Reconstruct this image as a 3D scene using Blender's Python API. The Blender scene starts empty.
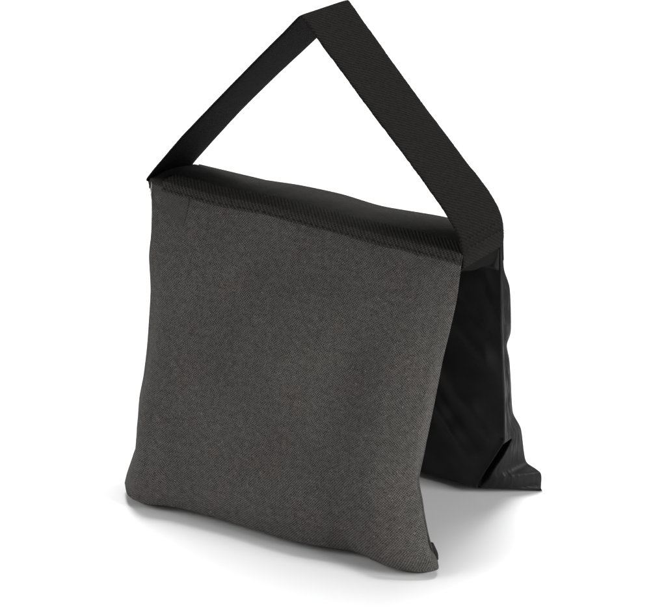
import bpy, bmesh, math, random
import numpy as np
from mathutils import Vector, noise

random.seed(7)
scene = bpy.context.scene
C = bpy.data.collections.new('scene_objects')
scene.collection.children.link(C)

# ------------------------------------------------------------------ measured outlines, metres
# x runs along the bag, y into depth, z up. FRONT_* is the seam of the near pouch,
# REAR_* the far pouch, HF / HB the two edges of the webbing handle.
FRONT_LEFT = [(-0.1146, -0.0265, 0.2123), (-0.1115, -0.0303, 0.1946), (-0.1102, -0.0341, 0.1764), (-0.1103, -0.0372, 0.1619), (-0.1070, -0.0416, 0.1406), (-0.1063, -0.0455, 0.1219), (-0.1060, -0.0494, 0.1030), (-0.1067, -0.0538, 0.0825), (-0.1085, -0.0575, 0.0650), (-0.1074, -0.0632, 0.0376), (-0.1095, -0.0657, 0.0267), (-0.1128, -0.0688, 0.0134), (-0.1140, -0.0704, 0.0061)]
FRONT_RIGHT = [(0.1133, -0.0267, 0.2107), (0.1127, -0.0277, 0.2023), (0.1117, -0.0300, 0.1827), (0.1092, -0.0324, 0.1633), (0.1059, -0.0349, 0.1428), (0.1037, -0.0373, 0.1237), (0.1021, -0.0391, 0.1093), (0.1001, -0.0412, 0.0927), (0.0981, -0.0435, 0.0753), (0.0963, -0.0456, 0.0584), (0.0999, -0.0472, 0.0442), (0.1026, -0.0484, 0.0323), (0.1071, -0.0502, 0.0146), (0.1110, -0.0505, 0.0093), (0.1134, -0.0508, 0.0050)]
FRONT_BOTTOM = [(-0.1137, -0.0709, 0.0065), (-0.1041, -0.0820, 0.0065), (-0.0957, -0.0861, 0.0065), (-0.0868, -0.0862, 0.0065), (-0.0739, -0.0817, 0.0065), (-0.0523, -0.0787, 0.0065), (-0.0181, -0.0778, 0.0065), (0.0125, -0.0779, 0.0065), (0.0349, -0.0754, 0.0065), (0.0608, -0.0688, 0.0065), (0.0793, -0.0718, 0.0065), (0.0926, -0.0736, 0.0065), (0.1074, -0.0691, 0.0065), (0.1172, -0.0608, 0.0065), (0.1145, -0.0529, 0.0065)]
FRONT_TOP = [(-0.1145, -0.0266, 0.2124), (-0.0662, -0.0266, 0.2109), (-0.0347, -0.0266, 0.2123), (-0.0015, -0.0266, 0.2121), (0.0509, -0.0266, 0.2110), (0.1133, -0.0266, 0.2107)]
REAR_SEAM = [(0.1132, 0.0287, 0.2013), (0.1121, 0.0340, 0.1767), (0.1152, 0.0373, 0.1613), (0.1137, 0.0443, 0.1287), (0.1099, 0.0472, 0.1156), (0.1109, 0.0497, 0.1037), (0.1107, 0.0536, 0.0857), (0.1104, 0.0590, 0.0606), (0.1155, 0.0617, 0.0478), (0.1174, 0.0675, 0.0210), (0.1278, 0.0690, 0.0140), (0.1273, 0.0718, 0.0007)]
REAR_IN = [(0.1129, 0.0267, 0.1993), (0.1130, 0.0322, 0.1360), (0.1147, 0.0369, 0.0812), (0.1145, 0.0398, 0.0484)]
REAR_FLOOR = [(0.0517, 0.0389, 0.0015), (0.0665, 0.0413, 0.0015), (0.0900, 0.0442, 0.0015), (0.1057, 0.0533, 0.0015), (0.1284, 0.0694, 0.0015)]
TOP_BACK = [(-0.1154, 0.0266, 0.2025), (-0.0933, 0.0266, 0.2032), (-0.0676, 0.0266, 0.2026), (-0.0332, 0.0266, 0.2051), (-0.0017, 0.0266, 0.2056), (0.0286, 0.0266, 0.2038), (0.0754, 0.0266, 0.2063)]
HF = [(-0.1161, -0.0266, 0.2127), (-0.0895, -0.0266, 0.2455), (-0.0607, -0.0266, 0.2777), (-0.0323, -0.0266, 0.3089), (-0.0141, -0.0266, 0.3284), (-0.0034, -0.0266, 0.3402), (-0.0006, -0.0266, 0.3428), (0.0015, -0.0266, 0.3418), (0.0050, -0.0266, 0.3382), (0.0112, -0.0266, 0.3311), (0.0370, -0.0266, 0.3039), (0.0885, -0.0266, 0.2495), (0.1032, -0.0266, 0.2323), (0.1096, -0.0266, 0.2225), (0.1125, -0.0266, 0.2138), (0.1134, -0.0266, 0.2073)]
HB = [(-0.1154, 0.0266, 0.2040), (-0.0799, 0.0266, 0.2461), (-0.0498, 0.0266, 0.2786), (-0.0207, 0.0266, 0.3086), (-0.0069, 0.0266, 0.3249), (-0.0012, 0.0266, 0.3335), (0.0020, 0.0266, 0.3368), (0.0060, 0.0266, 0.3337), (0.0447, 0.0266, 0.2909), (0.0849, 0.0266, 0.2489), (0.1006, 0.0266, 0.2334), (0.1093, 0.0266, 0.2218), (0.1131, 0.0266, 0.2131), (0.1145, 0.0266, 0.2025)]
slash = [(0.1174, 0.0400, 0.0461), (0.0902, 0.0437, 0.0034)]
patch = [(-0.1112, -0.0303, 0.1947), (-0.0829, -0.0313, 0.1887)]
ribup = [(-0.0997, -0.0139, 0.2115), (-0.0776, -0.0087, 0.2115), (-0.0150, -0.0076, 0.2115), (0.0221, -0.0149, 0.2115), (0.0765, -0.0130, 0.2115), (0.1011, -0.0149, 0.2115)]
crn = [(0.1124, -0.0505, 0.0083), (0.1130, -0.0513, 0.0007)]


# ------------------------------------------------------------------ helpers
def resample(pts, n):
    p = np.array(pts, float)
    # Catmull-Rom densify, then even arc length
    q = np.vstack([2*p[0]-p[1], p, 2*p[-1]-p[-2]])
    dense = []
    for i in range(1, len(q)-2):
        for t in np.linspace(0, 1, 24, endpoint=False):
            a, b, c, d = q[i-1], q[i], q[i+1], q[i+2]
            m1, m2 = (c-a)*.38, (d-b)*.38
            h = (2*t**3-3*t*t+1)*b+(t**3-2*t*t+t)*m1+(-2*t**3+3*t*t)*c+(t**3-t*t)*m2
            dense.append(h)
    dense.append(p[-1]); dense = np.array(dense)
    s = np.concatenate([[0], np.cumsum(np.linalg.norm(np.diff(dense, axis=0), axis=1))])
    k = np.linspace(0, s[-1], n)
    return np.stack([np.interp(k, s, dense[:, j]) for j in range(3)], 1)

def coons(top, bot, left, right):
    """top/bot have n points (left to right), left/right m points (top to bottom)."""
    n, m = len(top), len(left)
    u = np.linspace(0, 1, n)[None, :, None]; v = np.linspace(0, 1, m)[:, None, None]
    A = (1-v)*top[None]+v*bot[None]; B = (1-u)*left[:, None]+u*right[:, None]
    D = (1-u)*(1-v)*top[0]+u*(1-v)*top[-1]+(1-u)*v*bot[0]+u*v*bot[-1]
    return A+B-D

def nz(x, y, s, seed=0.0):
    return noise.noise(Vector((x*s, y*s, seed)))

def mesh_obj(name, verts, faces, mat, parent=None, uvs=None, smooth=True):
    me = bpy.data.meshes.new(name)
    me.from_pydata([tuple(v) for v in verts], [], faces); me.update()
    if uvs is not None:
        lay = me.uv_layers.new(name='UVMap')
        for l in me.loops: lay.data[l.index].uv = uvs[l.vertex_index]
    for p in me.polygons: p.use_smooth = smooth
    me.materials.append(mat)
    o = bpy.data.objects.new(name, me); C.objects.link(o)
    if parent: o.parent = parent
    return o

def closed_grid(name, F, K, mat, parent, uvscale=None):
    """two sheets F and K (m x n x 3) sharing their rim -> one closed mesh"""
    m, n = F.shape[:2]
    verts = [tuple(F[i, j]) for i in range(m) for j in range(n)]
    du = np.linalg.norm(F[m//2, -1]-F[m//2, 0]); dv = np.linalg.norm(F[-1, n//2]-F[0, n//2])
    cu = np.concatenate([[0], np.cumsum(np.linalg.norm(np.diff(F[5:-5], axis=1), axis=2).mean(0))])
    cv = np.concatenate([[0], np.cumsum(np.linalg.norm(np.diff(F[:, 5:-5], axis=0), axis=2).mean(1))])
    uvs = [(cu[j], cv[i]) for i in range(m) for j in range(n)]
    kid = {}
    for i in range(m):
        for j in range(n):
            if i in (0, m-1) or j in (0, n-1): kid[i, j] = i*n+j
            else:
                kid[i, j] = len(verts); verts.append(tuple(K[i, j])); uvs.append((cu[j], cv[i]))
    faces = []
    for i in range(m-1):
        for j in range(n-1):
            faces.append((i*n+j, (i+1)*n+j, (i+1)*n+j+1, i*n+j+1))
            faces.append((kid[i, j], kid[i, j+1], kid[i+1, j+1], kid[i+1, j]))
    return mesh_obj(name, verts, faces, mat, parent, uvs)

def ribbon(name, A, B, th, mat, parent, nw=14, upref=None, camber=0.0, inner=None):
    """strip between edge curves A and B (n x 3), thickness th below the surface"""
    n = len(A)
    P = np.array([[A[i]+(B[i]-A[i])*w for w in np.linspace(0, 1, nw)] for i in range(n)])
    T = np.gradient(P, axis=0); W = np.gradient(P, axis=1)
    N = np.cross(T, W); N /= np.linalg.norm(N, axis=2, keepdims=True)+1e-12
    if upref is not None and (N[n//2, nw//2]@np.array(upref)) < 0: N = -N
    s = np.concatenate([[0], np.cumsum(np.linalg.norm(np.diff((A+B)/2, axis=0), axis=1))])
    wd = np.linalg.norm(B-A, axis=1)
    ww = np.linspace(0, 1, nw)
    camb = camber*np.sin(ww*math.pi)[None, :, None]
    edge = (1-.55*(np.abs(2*ww-1)**8))[None, :, None]
    O = P+N*(camb+th/2*edge); I = P+N*(camb-th/2*edge)
    verts = []; uvs = []
    for S in (O, I):
        for i in range(n):
            for j in range(nw):
                verts.append(tuple(S[i, j])); uvs.append((ww[j]*wd[i], s[i]))
    f = []; o2 = n*nw
    flip = np.cross(T[n//2, nw//2], W[n//2, nw//2])@N[n//2, nw//2] > 0
    mats = []
    for i in range(n-1):
        for j in range(nw-1):
            a, b, c, d = i*nw+j, (i+1)*nw+j, (i+1)*nw+j+1, i*nw+j+1
            q = (a, b, c, d) if flip else (d, c, b, a)
            f.append(q); mats.append(0)
            f.append(tuple(x+o2 for x in reversed(q))); mats.append(1)
    rim = [(i*nw, (i+1)*nw) for i in range(n-1)]+[((i+1)*nw+nw-1, i*nw+nw-1) for i in range(n-1)]
    rim += [(j+1, j) for j in range(nw-1)]+[((n-1)*nw+j, (n-1)*nw+j+1) for j in range(nw-1)]
    for a, b in rim:
        q = (b, a, a+o2, b+o2)
        f.append(q if flip else tuple(reversed(q))); mats.append(0)
    o = mesh_obj(name, verts, f, mat, parent, uvs)
    if inner:
        o.data.materials.append(inner)
        for p, k in zip(o.data.polygons, mats): p.material_index = k
    return o

def tube(bm, pts, r, sides=6):
    pts = [Vector(p) for p in pts]; rings = []
    for i, p in enumerate(pts):
        t = (pts[min(i+1, len(pts)-1)]-pts[max(i-1, 0)]).normalized()
        a = t.orthogonal().normalized(); b = t.cross(a)
        rr = r*(.55 if i in (0, len(pts)-1) else 1)
        rings.append([bm.verts.new(p+a*math.cos(k*math.tau/sides)*rr+b*math.sin(k*math.tau/sides)*rr) for k in range(sides)])
    for i in range(len(rings)-1):
        for k in range(sides):
            try: bm.faces.new((rings[i][k], rings[i][(k+1) % sides], rings[i+1][(k+1) % sides], rings[i+1][k]))
            except ValueError: pass
    bm.faces.new(list(reversed(rings[0]))); bm.faces.new(rings[-1])

def bm_obj(name, bm, mat, parent):
    bmesh.ops.recalc_face_normals(bm, faces=bm.faces)
    me = bpy.data.meshes.new(name); bm.to_mesh(me); bm.free()
    for p in me.polygons: p.use_smooth = True
    me.materials.append(mat); o = bpy.data.objects.new(name, me); C.objects.link(o); o.parent = parent
    return o

def stitches(name, path, nrm, length, gap, r, mat, parent):
    """row of separate stitches lying on a path"""
    p = np.array(path, float)
    s = np.concatenate([[0], np.cumsum(np.linalg.norm(np.diff(p, axis=0), axis=1))])
    at = lambda d: np.array([np.interp(d, s, p[:, k]) for k in range(3)])
    bm = bmesh.new(); d = gap; nv = np.array(nrm, float); nv /= np.linalg.norm(nv)
    while d+length < s[-1]:
        L = length*random.uniform(.85, 1.1)
        a, b = at(d), at(d+L)
        j = np.array([random.uniform(-1, 1) for _ in range(3)])*.00012
        tube(bm, [a-nv*r, a*.8+b*.2+nv*r*.7+j, (a+b)/2+nv*r+j, a*.2+b*.8+nv*r*.7+j, b-nv*r], r)
        d += length*random.choice([1, 1, 1.3])+gap*random.uniform(.8, 1.3)
    return bm_obj(name, bm, mat, parent)

# ------------------------------------------------------------------ materials
def cloth(name, base, rough=.85, spec=.25, period=.00135, kind='oxford', amp=.5, bump=.35, warm=0.0, sheen=0.0,
          mottle=.25, direction=(0, 1), fleck=.25, speck=0):
    m = bpy.data.materials.new(name); m.use_nodes = True
    nt = m.node_tree; N = nt.nodes; Lk = nt.links
    b = N['Principled BSDF']
    uv = N.new('ShaderNodeUVMap'); uv.uv_map = 'UVMap'
    def M(op, a, c=None, d=None):
        n = N.new('ShaderNodeMath'); n.operation = op
        for k, x in enumerate((a, c, d)):
            if x is None: continue
            if isinstance(x, (int, float)): n.inputs[k].default_value = x
            else: Lk.new(x, n.inputs[k])
        return n.outputs[0]
    # slightly crooked threads
    wob = N.new('ShaderNodeTexNoise'); wob.inputs['Scale'].default_value = 60; wob.inputs['Detail'].default_value = 2
    Lk.new(uv.outputs[0], wob.inputs['Vector'])
    sep = N.new('ShaderNodeSeparateXYZ'); Lk.new(uv.outputs[0], sep.inputs[0])
    wsub = M('MULTIPLY', M('SUBTRACT', wob.outputs['Fac'], .5), .0022)
    x = M('ADD', sep.outputs[0], wsub); y = M('SUBTRACT', sep.outputs[1], wsub)
    k = math.tau/period
    if kind == 'oxford':
        wx = M('SINE', M('MULTIPLY', x, k)); wy = M('SINE', M('MULTIPLY', y, k))
        w = M('MULTIPLY', wx, wy)
    elif kind == 'rib':
        ph = M('ADD', M('MULTIPLY', x, direction[0]*k), M('MULTIPLY', y, direction[1]*k))
        r1 = M('SINE', ph)
        ph2 = M('ADD', M('MULTIPLY', x, direction[1]*k*1.7), M('MULTIPLY', y, -direction[0]*k*1.7))
        th = N.new('ShaderNodeTexNoise'); th.inputs['Scale'].default_value = 420; th.inputs['Detail'].default_value = 2
        Lk.new(uv.outputs[0], th.inputs['Vector'])
        w = M('MULTIPLY', M('ADD', M('MULTIPLY', r1, .8), M('MULTIPLY', M('SINE', ph2), .45)), M('MULTIPLY', th.outputs['Fac'], 1.8))
    elif kind == 'herring':
        zz = M('MULTIPLY', M('PINGPONG', y, .0045), 1.0)
        r1 = M('SINE', M('ADD', M('MULTIPLY', x, k), M('MULTIPLY', zz, k*.9)))
        w = M('MULTIPLY', r1, M('ADD', .6, M('MULTIPLY', M('SINE', M('MULTIPLY', y, k*1.3)), .4)))
    else:
        w = M('MULTIPLY', M('SINE', M('MULTIPLY', y, k)), .3)
    fine = N.new('ShaderNodeTexNoise'); fine.inputs['Scale'].default_value = 900; fine.inputs['Detail'].default_value = 3
    fine.inputs['Roughness'].default_value = .7
    Lk.new(uv.outputs[0], fine.inputs['Vector'])
    mid = N.new('ShaderNodeTexNoise'); mid.inputs['Scale'].default_value = 260; mid.inputs['Detail'].default_value = 3
    Lk.new(uv.outputs[0], mid.inputs['Vector'])
    big = N.new('ShaderNodeTexNoise'); big.inputs['Scale'].default_value = 16; big.inputs['Detail'].default_value = 4
    Lk.new(uv.outputs[0], big.inputs['Vector'])
    val = M('ADD', 1.0, M('MULTIPLY', w, amp))
    val = M('ADD', val, M('MULTIPLY', M('SUBTRACT', fine.outputs['Fac'], .5), fleck*4))
    val = M('ADD', val, M('MULTIPLY', M('SUBTRACT', mid.outputs['Fac'], .5), fleck*1.6))
    val = M('MULTIPLY', val, M('ADD', 1.0, M('MULTIPLY', M('SUBTRACT', big.outputs['Fac'], .5), mottle)))
    if speck:                                        # tiny bright yarn ends
        sp = N.new('ShaderNodeTexNoise'); sp.inputs['Scale'].default_value = 620; sp.inputs['Detail'].default_value = 1
        mp = N.new('ShaderNodeMapping'); mp.inputs['Location'].default_value = (3, 5, 0); Lk.new(uv.outputs[0], mp.inputs['Vector'])
        Lk.new(mp.outputs[0], sp.inputs['Vector'])
        val = M('ADD', val, M('MULTIPLY', M('MAXIMUM', M('SUBTRACT', sp.outputs['Fac'], .66), 0.0), 9.0*speck))
    val = M('MAXIMUM', val, .12)
    # faint brown / green drift of the dye
    hue = N.new('ShaderNodeTexNoise'); hue.inputs['Scale'].default_value = 28; hue.inputs['Detail'].default_value = 3
    Lk.new(uv.outputs[0], hue.inputs['Vector'])
    ramp = N.new('ShaderNodeValToRGB'); Lk.new(hue.outputs['Fac'], ramp.inputs[0])
    e = ramp.color_ramp.elements; e[0].position = .36; e[1].position = .66
    c = base
    e[0].color = (c[0]*(1-warm*.5), c[1]*(1+warm*.4), c[2]*(1-warm*.2), 1)
    e[1].color = (c[0]*(1+warm), c[1]*(1-warm*.35), c[2]*(1-warm*.1), 1)
    mx = N.new('ShaderNodeVectorMath'); mx.operation = 'SCALE'
    Lk.new(ramp.outputs[0], mx.inputs[0]); Lk.new(val, mx.inputs['Scale'])
    Lk.new(mx.outputs[0], b.inputs['Base Color'])
    b.inputs['Roughness'].default_value = rough
    b.inputs['Specular IOR Level'].default_value = spec
    if sheen:
        b.inputs['Sheen Weight'].default_value = sheen; b.inputs['Sheen Roughness'].default_value = .5
    bp = N.new('ShaderNodeBump'); bp.inputs['Strength'].default_value = bump; bp.inputs['Distance'].default_value = .0004
    h = M('ADD', w, M('MULTIPLY', fine.outputs['Fac'], 1.2))
    Lk.new(h, bp.inputs['Height']); Lk.new(bp.outputs[0], b.inputs['Normal'])
    return m

def plain(name, col, rough=.6, spec=.3):
    m = bpy.data.materials.new(name); m.use_nodes = True
    b = m.node_tree.nodes['Principled BSDF']
    n = m.node_tree.nodes.new('ShaderNodeTexNoise'); n.inputs['Scale'].default_value = 400
    r = m.node_tree.nodes.new('ShaderNodeValToRGB')
    r.color_ramp.elements[0].color = (*[x*.8 for x in col], 1); r.color_ramp.elements[1].color = (*[min(1, x*1.2) for x in col], 1)
    m.node_tree.links.new(n.outputs['Fac'], r.inputs[0]); m.node_tree.links.new(r.outputs[0], b.inputs['Base Color'])
    b.inputs['Roughness'].default_value = rough; b.inputs['Specular IOR Level'].default_value = spec
    return m

M_OX = cloth('grey_oxford_fabric', (.071, .0668, .0628), kind='oxford', period=.00165, amp=.62, warm=.025, fleck=.62, mottle=.6, speck=1, spec=.12, bump=.4)
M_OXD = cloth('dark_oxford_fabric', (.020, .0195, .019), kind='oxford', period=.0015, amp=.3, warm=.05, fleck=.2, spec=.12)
M_TOP = cloth('black_top_fabric', (.030, .029, .028), kind='oxford', period=.0017, amp=.3, fleck=.4, mottle=.7, spec=.12)
M_RIB = cloth('ribbed_tape', (.032, .031, .029), kind='rib', direction=(.8, .6), period=.0021, amp=.6, fleck=.5, spec=.15, bump=.8)
M_WEB = cloth('black_webbing', (.0108, .0102, .0095), kind='rib', period=.0020, amp=.36, direction=(-.48, .88), fleck=.42, mottle=.3, spec=.06, bump=.8, warm=.05)
M_WEBI = cloth('black_webbing_shaded_underside', (.0022, .0022, .0022), kind='rib', period=.0026, amp=.3, direction=(-.48, .88), fleck=.1, spec=.05)  # darker copy of the webbing; shade under the strap is put into its colour
M_LIN = cloth('black_nylon_lining', (.0062, .0064, .0063), kind='plain', period=.001, amp=.1, rough=.5, spec=.22, fleck=.03, mottle=.3, bump=.05)
M_TAB = cloth('black_tab_fabric', (.0042, .0042, .0041), kind='oxford', period=.0015, amp=.3, spec=.05, fleck=.3)
M_THR = plain('dark_thread', (.012, .012, .011), .8, .1)
M_THL = plain('pale_thread', (.35, .35, .34), .6, .3)

# ------------------------------------------------------------------ the sandbag
bag = bpy.data.objects.new('saddle_sandbag', None); C.objects.link(bag); bag.location = (0, 0, 0)
bag['label'] = 'charcoal fabric saddle sandbag with black webbing handle standing astride on white surface'
bag['category'] = 'sandbag'

NU, NV = 200, 190
u = np.linspace(0, 1, NU); v = np.linspace(0, 1, NV)

# ---- near pouch
topc = resample(FRONT_TOP, NU); leftc = resample(FRONT_LEFT, NV); rightc = resample(FRONT_RIGHT, NV)
bpts = [FRONT_LEFT[-1]]+FRONT_BOTTOM[1:-1]+[FRONT_RIGHT[-1]]
botc = resample(bpts, NU)
topc[0] = leftc[0]; topc[-1] = rightc[0]
S0 = coons(topc, botc, leftc, rightc)
F = S0.copy(); K = S0.copy()
Wd = .226; Hd = .212
for i in range(NV):
    for j in range(NU):
        du = min(u[j], 1-u[j])*Wd; dt = v[i]*Hd; db = (1-v[i])*Hd
        e = lambda d, w: math.sin(min(1, d/w)*math.pi/2)
        q = e(du, .052)*e(dt, .08)*e(db, .035)
        xx, zz = u[j]*Wd, v[i]*Hd
        wr = .0030*nz(xx, zz, 14, 1)+.0013*nz(xx, zz, 40, 2)+.0004*nz(xx, zz, 110, 3)
        wr += .0011*nz(xx*2.2, zz*.5, 22, 5)*(1-v[i])**1.5*1.4          # soft vertical folds hanging from the top seam
        rim = min(1, du/.006)*min(1, dt/.004)*min(1, db/.006)
        pk = .0011*nz(zz, 3.1, 120, 8)*math.exp(-du/.008)*min(1, du/.002)+.0011*nz(xx, 7.7, 110, 9)*math.exp(-db/.010)*min(1, db/.002)
        f = .0125*q*(.55+.45*v[i])+wr*rim+pk
        F[i, j, 1] -= f
        q2 = e(du, .06)*e(dt, .10)*e(db, .03)
        K[i, j, 1] += .020*q2*(.4+.6*v[i])+wr*rim*.8
        sag = math.exp(-(((1-v[i])*Hd-.010)/.011)**2)*e(du, .035)
        K[i, j, 2] -= .016*sag
        if 0 < j < NU-1: K[i, j, 2] = max(K[i, j, 2], .0004)
        K[i, j, 1] += .015*sag
near = closed_grid('pouch', F, K, M_OX, bag)
near['label'] = 'near pouch of plump grey oxford weave'

# ---- far pouch (smooth black lining faces the gap)
seamR = resample(REAR_SEAM, NV)
seamL = seamR.copy(); seamL[:, 0] = -seamR[:, 0]+.002*np.sin(np.linspace(0, 9, NV)); seamL[:, 2] += .001
n_t = NU; KG = 44
rin = sorted(REAR_IN, key=lambda p: p[2])
zk = [0.0]+[p[2] for p in rin]+[.21]; xk = [.0895]+[p[0] for p in rin]+[.1128]
def edge_x(z): return float(np.interp(z, zk, xk))
F1 = np.zeros((NV, NU, 3)); K1 = np.zeros((NV, NU, 3))
for i in range(NV):
    R_, L_ = seamR[i], seamL[i]; z = R_[2]
    yin = .0266+.0174*(1-z/.2)
    eb = min(1, max(0, z-.0007)/.004)*min(1, .25+v[i]*Hd/.012) if 0 < i else 0
    ex, ey = edge_x(z), yin
    ex = R_[0]+(ex-R_[0])*eb; ey = R_[1]+(ey-R_[1])*eb
    for j in range(NU):
        if j <= NU-1-KG:
            s_ = j/(NU-1-KG); s_ = s_**.9
            x = L_[0]+(ex-L_[0])*s_; zz = L_[2]+(z-L_[2])*s_
            xl = x-L_[0]; xr = ex-x
            left = math.sin(min(1, xl/.03)*math.pi/2)
            y = L_[1]+(ey-L_[1])*left if xl < .03 else ey
            wr = .0036*nz(x, z, 15, 21)+.0026*nz(x*1.5+z*1.2, z*.6-x*.4, 30, 22)+.0007*nz(x, z, 75, 23)
            # folds running down to the pinched corner
            dd = (x-.085)*.82+(z-.055)*.57
            wr += .0030*math.exp(-((dd+.012)/.006)**2)*math.exp(-((z-.06)/.045)**2)
            rim = min(1, xr/.012)*min(1, xl/.012)*min(1, z/.012)*min(1, v[i]*Hd/.02)
            lip = .0012*math.exp(-(xr/.0022)**2)*(1 if z < .05 else 0)*min(1, z/.006)
            F1[i, j] = (x, y-wr*rim-lip, zz)
        else:
            s_ = (j-(NU-1-KG))/KG
            P0 = np.array([ex, ey, z]); p = P0*(1-s_)+R_*s_
            low = max(0, (.052-z)/.052)
            p[0] += .0022*math.sin(s_*math.pi)*low+.0010*nz(z, s_, 60, 41)*math.sin(s_*math.pi)
            p[1] -= .003*low*math.sin(s_*math.pi)
            if .003 < z < .0465:           # pinched pocket beside the crease
                t = z/.0465; wdt = .06+.42*t**1.6
                a = s_/wdt
                dep = (math.sin(min(1, a*2.2)*math.pi/2) if a < .6 else max(0, 1-(a-.6)/.4)) if a < 1 else 0
                fade = min(1, (.0465-z)/.0025)*min(1, (z-.003)/.012)
                p[1] += .013*dep*fade*(.3+.7*t); p[0] -= .009*dep*fade*(.3+.7*t)
            F1[i, j] = p
    for j in range(NU):
        s_ = (F1[i, j, 0]-L_[0])/(R_[0]-L_[0]); s_ = min(1, max(0, s_))
        if j > NU-1-KG: s_ = .93+.07*(j-(NU-1-KG))/KG
        else: s_ = .93*j/(NU-1-KG)
        x = L_[0]+(R_[0]-L_[0])*s_; y = L_[1]+(R_[1]-L_[1])*s_
        q2 = math.sin(min(1, min(1-s_, s_)*.23/.05)*math.pi/2)*math.sin(min(1, z/.03)*math.pi/2)*math.sin(min(1, v[i]*Hd/.1)*math.pi/2)
        K1[i, j] = (x, y+.0008*min(1, min(1-s_, s_)/.01)+.014*q2*(.4+.6*v[i])+.002*nz(x, z, 18, 51)*q2, z)
far = closed_grid('pouch', F1, K1, M_LIN, bag)
far['label'] = 'far pouch with smooth black lining and a pinched corner'

# hem across the top of the far pouch, under the saddle
hx = np.linspace(-.108, .1118, 60)
A = np.array([[x, .0262+.0004*math.sin(x*90), .199] for x in hx]); B = np.array([[x, .0266+.0002*math.sin(x*140), .178+.0006*math.sin(x*60)] for x in hx])
ribbon('hem', A, B, .0014, M_LIN, far, nw=8, upref=(0, -1, 0))

# ---- saddle panel joining the pouches on top
nT = 160
fe = resample([(p[0], p[1], p[2]) for p in FRONT_TOP], nT)
tb = [(-.1150, .0266, .2025)]+list(TOP_BACK[1:])+[(.1135, .0266, .2030)]
be = resample(tb, nT)
rows = []
for w in np.linspace(0, 1, 26):
    r = fe*(1-w)+be*w
    r[:, 2] += .0016*math.sin(w*math.pi)
    for k in range(nT):
        r[k, 2] += (.0012*nz(r[k, 0], w*.05, 28, 31)+.0006*nz(r[k, 0], w*.05, 80, 32))*math.sin(w*math.pi)
    rows.append(r)
# roll over the front and rear edges
fr = fe.copy(); fr[:, 1] -= .0012; fr[:, 2] -= .0022
fr2 = fe.copy(); fr2[:, 1] -= .0016; fr2[:, 2] -= .0055
br = be.copy(); br[:, 1] += .0022; br[:, 2] -= .003
br2 = be.copy(); br2[:, 1] += .0038; br2[:, 2] -= .018
P = np.array([fr2, fr]+rows+[br, br2])
m_, n_ = P.shape[:2]
verts = []; uvs = []
dy = np.concatenate([[0], np.cumsum(np.linalg.norm(np.diff(P[:, n_//2], axis=0), axis=1))])
for off in (0.0, -.0012):
    for i in range(m_):
        for j in range(n_):
            verts.append((P[i, j, 0], P[i, j, 1]-off*0, P[i, j, 2]+off)); uvs.append((P[i, j, 0], dy[i]))
faces = []; o2 = m_*n_
for i in range(m_-1):
    for j in range(n_-1):
        q = (i*n_+j, i*n_+j+1, (i+1)*n_+j+1, (i+1)*n_+j)
        faces.append(q); faces.append(tuple(x+o2 for x in reversed(q)))
for i in range(m_-1):
    faces.append((i*n_, (i+1)*n_, (i+1)*n_+o2, i*n_+o2)); faces.append(((i+1)*n_+n_-1, i*n_+n_-1, i*n_+n_-1+o2, (i+1)*n_+n_-1+o2))
for j in range(n_-1):
    faces.append((j+1, j, j+o2, j+1+o2)); faces.append(((m_-1)*n_+j, (m_-1)*n_+j+1, (m_-1)*n_+j+1+o2, (m_-1)*n_+j+o2))
top = mesh_obj('top_panel', verts, faces, M_TOP, bag, uvs)

# ribbed tape sewn along the near top edge
prof = [(-.0029, -.0050), (-.0025, -.0018), (-.0006, .0009), (.0045, .0019), (.0095, .0025), (.0135, .0027)]
nn = 220; fe2 = resample(FRONT_TOP, nn)[10:-1]
be2 = resample(tb, nn)[10:-1]
G = []
for (dy_, dz_) in prof:
    w = max(0, dy_)/.0532
    base = fe2*(1-w)+be2*w
    base[:, 1] = fe2[:, 1]+dy_; base[:, 2] += dz_+.0003*np.array([nz(p[0], 0, 90, 4) for p in fe2])
    G.append(base)
G = np.array(G)
# refine the profile
Gd = []
for t in np.linspace(0, len(prof)-1, 24):
    a = int(min(t, len(prof)-2)); f = t-a; Gd.append(G[a]*(1-f)+G[a+1]*f)
G = np.array(Gd); verts = []; uvs = []; faces = []
dyy = np.concatenate([[0], np.cumsum(np.linalg.norm(np.diff(G[:, 50], axis=0), axis=1))]); m3, n3 = G.shape[:2]
for off in (0, .0008):
    for i in range(m3):
        for j in range(n3):
            verts.append((G[i, j, 0], G[i, j, 1]+off*.7, G[i, j, 2]-off)); uvs.append((G[i, j, 0], dyy[i]))
o2 = m3*n3
for i in range(m3-1):
    for j in range(n3-1):
        q = (i*n3+j, i*n3+j+1, (i+1)*n3+j+1, (i+1)*n3+j); faces.append(q); faces.append(tuple(x+o2 for x in reversed(q)))
for i in range(m3-1):
    faces.append((i*n3, (i+1)*n3, (i+1)*n3+o2, i*n3+o2)); faces.append(((i+1)*n3+n3-1, i*n3+n3-1, i*n3+n3-1+o2, (i+1)*n3+n3-1+o2))
for j in range(n3-1):
    faces.append((j+1, j, j+o2, j+1+o2)); faces.append(((m3-1)*n3+j, (m3-1)*n3+j+1, (m3-1)*n3+j+1+o2, (m3-1)*n3+j+o2))
mesh_obj('ribbed_tape', verts, faces, M_RIB, top, uvs)

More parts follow.
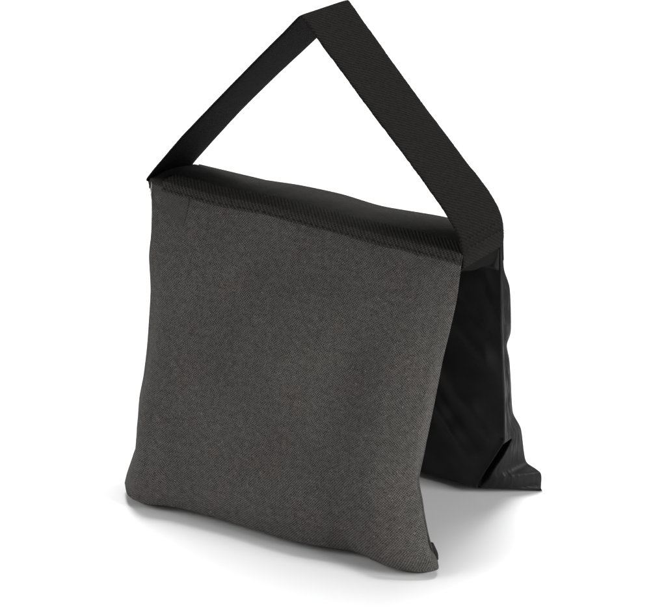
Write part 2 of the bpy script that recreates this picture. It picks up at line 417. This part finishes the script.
# ---- reinforcement patch on the near pouch's upper left corner
def near_surf(x, z):
    i = int(np.clip(round((1-z/.212)*(NV-1)), 0, NV-1)); row = F[i]; j = int(np.argmin(np.abs(row[:, 0]-x))); return F[i, j]
nx_, nz_ = 24, 22; verts = []; uvs = []; faces = []
for off in (.0006, .0001):
    for a in range(nz_):
        for b in range(nx_):
            s, t = b/(nx_-1), a/(nz_-1)
            x = -.1110+s*(.0275+.0008*math.sin(t*4))-.0030*(1-t)*(1-s); ztop = .2095-.001*s; zbot = .1955-.0065*s+.0012*math.sin(s*5)
            z = ztop*(1-t)+zbot*t
            i = (1-z/.2118)*(NV-1); i0 = int(np.clip(i, 0, NV-2)); f = i-i0
            row = F[i0]*(1-f)+F[i0+1]*f
            y = np.interp(x, row[:, 0], row[:, 1]); zz = z
            verts.append((x, y-off, zz)); uvs.append((x, z))
o2 = nx_*nz_
for a in range(nz_-1):
    for b in range(nx_-1):
        q = (a*nx_+b, (a+1)*nx_+b, (a+1)*nx_+b+1, a*nx_+b+1); faces.append(q); faces.append(tuple(k+o2 for k in reversed(q)))
for a in range(nz_-1):
    faces.append((a*nx_, a*nx_+o2, (a+1)*nx_+o2, (a+1)*nx_)); k = nx_-1
    faces.append(((a+1)*nx_+k, (a+1)*nx_+k+o2, a*nx_+k+o2, a*nx_+k))
for b in range(nx_-1):
    faces.append((b, b+1, b+1+o2, b+o2)); k = (nz_-1)*nx_
    faces.append((k+b+1, k+b, k+b+o2, k+b+1+o2))
M_PAT = cloth('patch_fabric', (.058, .0546, .0515), kind='oxford', period=.00165, amp=.35, fleck=.3, spec=.12)
mesh_obj('corner_patch', verts, faces, M_PAT, near, uvs)

# ---- dark fold at the near pouch's lower right corner
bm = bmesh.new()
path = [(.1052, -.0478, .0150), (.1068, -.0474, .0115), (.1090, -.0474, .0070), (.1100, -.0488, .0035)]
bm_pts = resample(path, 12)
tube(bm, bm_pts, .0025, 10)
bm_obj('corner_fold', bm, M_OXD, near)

# ---- webbing handle
nh = 420
def edge_fray(c, seed, amp):
    for k in range(len(c)):
        c[k, 1] += amp*(nz(k*.09, seed, 1.0, seed)+.6*nz(k*.6, seed, 1.0, seed+3))
    return c
def param(pts, anchors, n):
    """resample with the given anchor indices tied to shared parameter values"""
    out = []
    for (a0, a1, cnt) in anchors: out.append(resample(pts[a0:a1+1], cnt+1)[:-1])
    return np.vstack(out+[np.array(pts[-1])[None]])
HFx = list(HF); HBx = list(HB)
HFx = [(-.1140, -.0270, .2050), (-.1156, -.0268, .2098)]+HFx
HBx = [(-.1138, .0266, .1960), (-.1150, .0266, .2000)]+HBx
HFx = HFx+[(.1130, -.0262, .2015)]
HBx = HBx+[(.1142, .0262, .1965)]
# anchors: start-end of left run, apex, right run
fa = resample(HFx, 900); ba = resample(HBx, 900)
fi = int(np.argmax(fa[:, 2])); bi = int(np.argmax(ba[:, 2]))
A = np.vstack([resample(fa[:fi+1:6] if False else fa[:fi+1], 211)[:-1], resample(fa[fi:], 210)])
B = np.vstack([resample(ba[:bi+1], 211)[:-1], resample(ba[bi:], 210)])
A = edge_fray(A, 1.3, .0006); B = edge_fray(B, 5.1, .0006)
handle = ribbon('handle', A, B, .0016, M_WEB, bag, nw=22, upref=None, inner=M_WEBI)

# folded end tab below the strap, closing the end of the saddle
ty = np.linspace(-.0235, .0262, 40)
TA = np.array([[.1116+.0004*math.sin(y*160), y, np.interp(y, [-.0266, .0266], [.2085, .2045])] for y in ty])
TB = np.array([[.1098+.0007*math.sin(y*120+1), y, np.interp(y, [-.0266, 0, .0266], [.1975, .1900, .1830])+.0005*math.sin(y*230)] for y in ty])
ribbon('end_tab', TA, TB, .0014, M_TAB, handle, nw=12, upref=(1, 0, 0), camber=.0010)

# stitches where the strap is sewn to the saddle's end
ri = len(A)-34
E1 = [A[ri+14]*(1-w)+B[ri+14]*w+np.array([.0012, 0, .0006]) for w in np.linspace(.06, .94, 12)]
E2 = [A[ri+20]*(1-w)+B[ri+20]*w+np.array([.0013, 0, .0003]) for w in np.linspace(.06, .94, 12)]
stitches('stitching', E1, (1, 0, .3), .0030, .0014, .00032, M_THR, handle)
stitches('stitching', E2, (1, 0, .2), .0030, .0014, .00032, M_THR, handle)
# stitch row holding the ribbed tape to the saddle
row = G[2]; st = [tuple(p+np.array([0, -.0004, .0001])) for p in row]
stitches('stitching', st, (0, -1, .2), .0028, .0012, .00026, M_THR, top)

# loose thread ends
def threads(spots):
    for (p, ds) in spots:
        bm = bmesh.new()
        for d in ds:
            pts = []; p0 = Vector(p)
            for t in np.linspace(0, 1, 7):
                pts.append(p0+Vector(d)*t+Vector((0, 0, -.0012*t*t))+Vector((.0003*math.sin(t*7), 0, .0003*math.cos(t*9))))
            tube(bm, pts, .00019, 5)
        bm_obj('loose_thread', bm, M_THL, handle)
threads([((.1135, .0262, .2060), [(.0022, .0010, .0006), (.0012, .0016, .0022), (.0026, .0002, -.0012), (.0008, .0020, .0030)]),
         ((-.1120, -.0290, .2108), [(-.0004, -.0012, -.008), (.0004, -.001, -.012)])])

# ------------------------------------------------------------------ surface
def floor_mat():
    m = bpy.data.materials.new('white_paper'); m.use_nodes = True
    b = m.node_tree.nodes['Principled BSDF']
    n = m.node_tree.nodes.new('ShaderNodeTexNoise'); n.inputs['Scale'].default_value = 300
    r = m.node_tree.nodes.new('ShaderNodeValToRGB')
    r.color_ramp.elements[0].color = (.885, .885, .888, 1); r.color_ramp.elements[1].color = (.90, .90, .90, 1)
    m.node_tree.links.new(n.outputs['Fac'], r.inputs[0]); m.node_tree.links.new(r.outputs[0], b.inputs['Base Color'])
    b.inputs['Roughness'].default_value = .9; b.inputs['Specular IOR Level'].default_value = .1
    return m
s = 9
o = mesh_obj('floor', [(-s, -s, 0), (s, -s, 0), (s, s, 0), (-s, s, 0)], [(0, 1, 2, 3)], floor_mat(), None, None, False)
o['kind'] = 'structure'

# ------------------------------------------------------------------ light: studio softboxes and a dim white room
w = bpy.data.worlds.new('World'); scene.world = w; w.use_nodes = True
w.node_tree.nodes['Background'].inputs[0].default_value = (1, 1, 1, 1)
w.node_tree.nodes['Background'].inputs[1].default_value = .18
def soft(name, loc, target, size, power, col=(1, 1, 1), sy=None):
    l = bpy.data.lights.new(name, 'AREA'); l.energy = power; l.size = size; l.color = col
    if sy: l.shape = 'RECTANGLE'; l.size_y = sy
    ob = bpy.data.objects.new(name, l); C.objects.link(ob); ob.location = loc
    ob.rotation_euler = (Vector(target)-Vector(loc)).to_track_quat('-Z', 'Y').to_euler()
soft('key_softbox', (-.50, 1.32, 4.65), (0, 0, 0), 2.2, 262)
soft('fill_softbox', (4.4, .20, 1.9), (0, 0, .1), 1.8, 190)
soft('front_softbox', (-3.3, -3.0, 2.7), (0, 0, .1), 1.8, 66)

# ------------------------------------------------------------------ camera
cam = bpy.data.cameras.new('camera'); co = bpy.data.objects.new('camera', cam); C.objects.link(co)
co.location = (.70472648, -1.20851316, .82891391)
co.rotation_euler = (math.radians(90-26.3), 0, math.radians(30))
cam.sensor_width = 36; cam.lens = 130; cam.clip_start = .05; cam.clip_end = 100
scene.camera = co
scene.view_settings.view_transform = 'Standard'; scene.view_settings.look = 'None'
scene.view_settings.exposure = 0; scene.view_settings.gamma = 1
scene.render.engine = 'CYCLES'
scene.render.resolution_x = 1024; scene.render.resolution_y = 938
